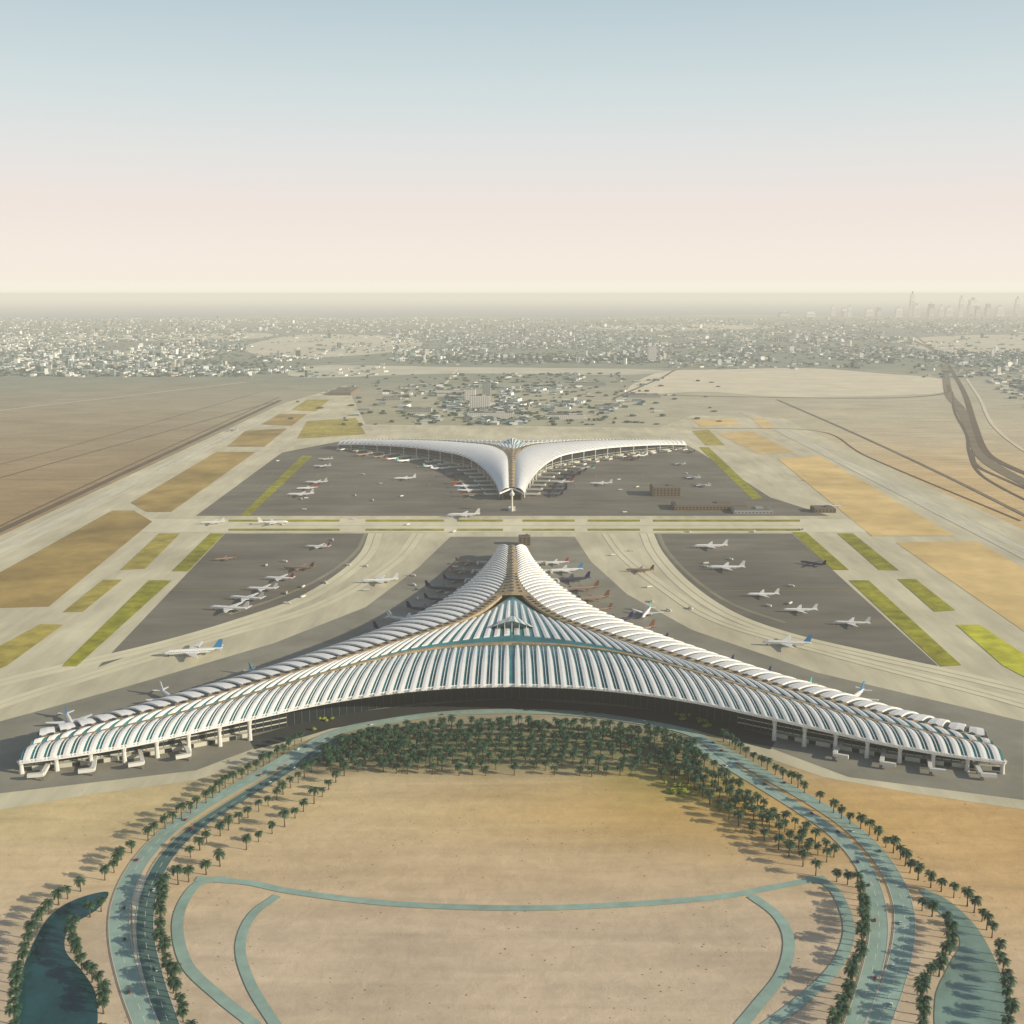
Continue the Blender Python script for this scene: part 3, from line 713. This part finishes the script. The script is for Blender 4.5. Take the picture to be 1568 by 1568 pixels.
bot=cr([G(u,v) for u,v in ((505,1185),(560,1182),(650,1186),(784,1188),(918,1188),(1008,1192),(1080,1205))],80)
rowsN=10
for r in range(rowsN):
    f=r/(rowsN-1); pth=[a.lerp(b2,f) for a,b2 in zip(top,bot)]
    for p in resamp(pth,11+f*3):
        if random.random()<0.05+0.35*f*f: continue
        palm(p+Vector((random.uniform(-2,2),random.uniform(-2,2),0)),1.22,grove,'palm')
sh=MB(); tr=sh
for (u,v,n) in ((490,1096,40),(515,1092,16),(1075,1100,24),(1040,1212,20),(1120,1235,16)):
    for _ in range(n):
        p=G(u+random.gauss(0,14),v+random.gauss(0,6)); clump(p.x,p.y,random.uniform(2,4.5),random.uniform(2,5))
sh.obj('shrub_bed',[M['shrub']])
sh=MB(); tr=sh
for _ in range(900):
    u=random.uniform(-50,1620); v=random.uniform(1210,1568)
    if not(330<u<1240) and random.random()<0.4: continue
    if noise.noise(Vector((u/120,v/60,1)))<0.0: continue
    p=G(u,v); clump(p.x,p.y,random.uniform(0.25,0.7),random.uniform(0.2,0.6))
sh.obj('desert_scrub',[M['scrub']])
# ---------------------------------------------------------------- haze (absorbing box whose own emission stands in for scattered light)
hm=bpy.data.materials.new('haze_glow'); hm.use_nodes=True; nt=hm.node_tree; nt.nodes.clear()
out=nt.nodes.new('ShaderNodeOutputMaterial'); ab=nt.nodes.new('ShaderNodeVolumeAbsorption'); em=nt.nodes.new('ShaderNodeEmission'); ad=nt.nodes.new('ShaderNodeAddShader')
SIG=3.9e-5
ab.inputs['Color'].default_value=(0,0,0,1); ab.inputs['Density'].default_value=SIG
em.inputs['Color'].default_value=(0.80,0.75,0.62,1); em.inputs['Strength'].default_value=SIG
nt.links.new(ab.outputs[0],ad.inputs[0]); nt.links.new(em.outputs[0],ad.inputs[1]); nt.links.new(ad.outputs[0],out.inputs['Volume'])
mb=MB(); mb.box((0,0,-30),240000,240000,560,0,0,bottom=True); mb.obj('haze',[hm])
# ---------------------------------------------------------------- light, sky, camera
EL=math.radians(19.5); AZ=math.radians(-16)
ds=Vector((math.cos(EL)*math.cos(AZ),math.cos(EL)*math.sin(AZ),math.sin(EL)))
sl=bpy.data.lights.new('sun','SUN'); sl.energy=5; sl.angle=math.radians(0.5); sl.color=(1,0.88,0.68)
so_=bpy.data.objects.new('sun',sl); link(so_); so_.rotation_euler=ds.to_track_quat('Z','Y').to_euler(); so_.location=(3000,0,2000)
wd=bpy.data.worlds.new('World'); sc.world=wd; wd.use_nodes=True; nt=wd.node_tree; bgn=nt.nodes['Background']
sk=nt.nodes.new('ShaderNodeTexSky'); sk.sky_type='NISHITA'; sk.sun_disc=False; sk.sun_elevation=EL; sk.sun_rotation=math.radians(90)-AZ
sk.air_density=1.0; sk.dust_density=1.5; sk.ozone_density=1.0; sk.altitude=0
BS=0.10
tc=nt.nodes.new('ShaderNodeTexCoord'); sx=nt.nodes.new('ShaderNodeSeparateXYZ'); nt.links.new(tc.outputs['Generated'],sx.inputs[0])
rp=nt.nodes.new('ShaderNodeValToRGB'); el=rp.color_ramp.elements
stops=[(0.0,(1.0,.96,.82)),(0.012,(.97,.88,.77)),(0.07,(.90,.80,.74)),(0.12,(.79,.79,.77)),(0.17,(.66,.74,.75)),(0.24,(.50,.62,.67)),(0.6,(.25,.34,.42))]
el[0].position=0; el[0].color=(*stops[0][1],1); el[1].position=0.6; el[1].color=(*stops[-1][1],1)
for pz,c in stops[1:-1]:
    e_=el.new(pz); e_.color=(*c,1)
nt.links.new(sx.outputs['Z'],rp.inputs[0])
scl=nt.nodes.new('ShaderNodeVectorMath'); scl.operation='SCALE'; scl.inputs['Scale'].default_value=1/BS
nt.links.new(rp.outputs[0],scl.inputs[0])
mr=nt.nodes.new('ShaderNodeMapRange'); mr.inputs[1].default_value=0.25; mr.inputs[2].default_value=0.45; mr.inputs[3].default_value=0.96; mr.inputs[4].default_value=0.0
nt.links.new(sx.outputs['Z'],mr.inputs[0])
mxn=nt.nodes.new('ShaderNodeMix'); mxn.data_type='RGBA'
nt.links.new(mr.outputs[0],mxn.inputs[0]); nt.links.new(sk.outputs[0],mxn.inputs[6]); nt.links.new(scl.outputs[0],mxn.inputs[7])
nt.links.new(mxn.outputs[2],bgn.inputs['Color']); bgn.inputs['Strength'].default_value=BS
cam=bpy.data.cameras.new('camera'); co=bpy.data.objects.new('camera',cam); link(co); sc.camera=co
cam.sensor_width=36; cam.lens=F/1568*36; cam.clip_start=1; cam.clip_end=1000000
co.location=(0,0,H); co.rotation_euler=(math.pi/2-TH,0,0)
sc.view_settings.view_transform='Standard'; sc.view_settings.look='None'; sc.view_settings.exposure=0
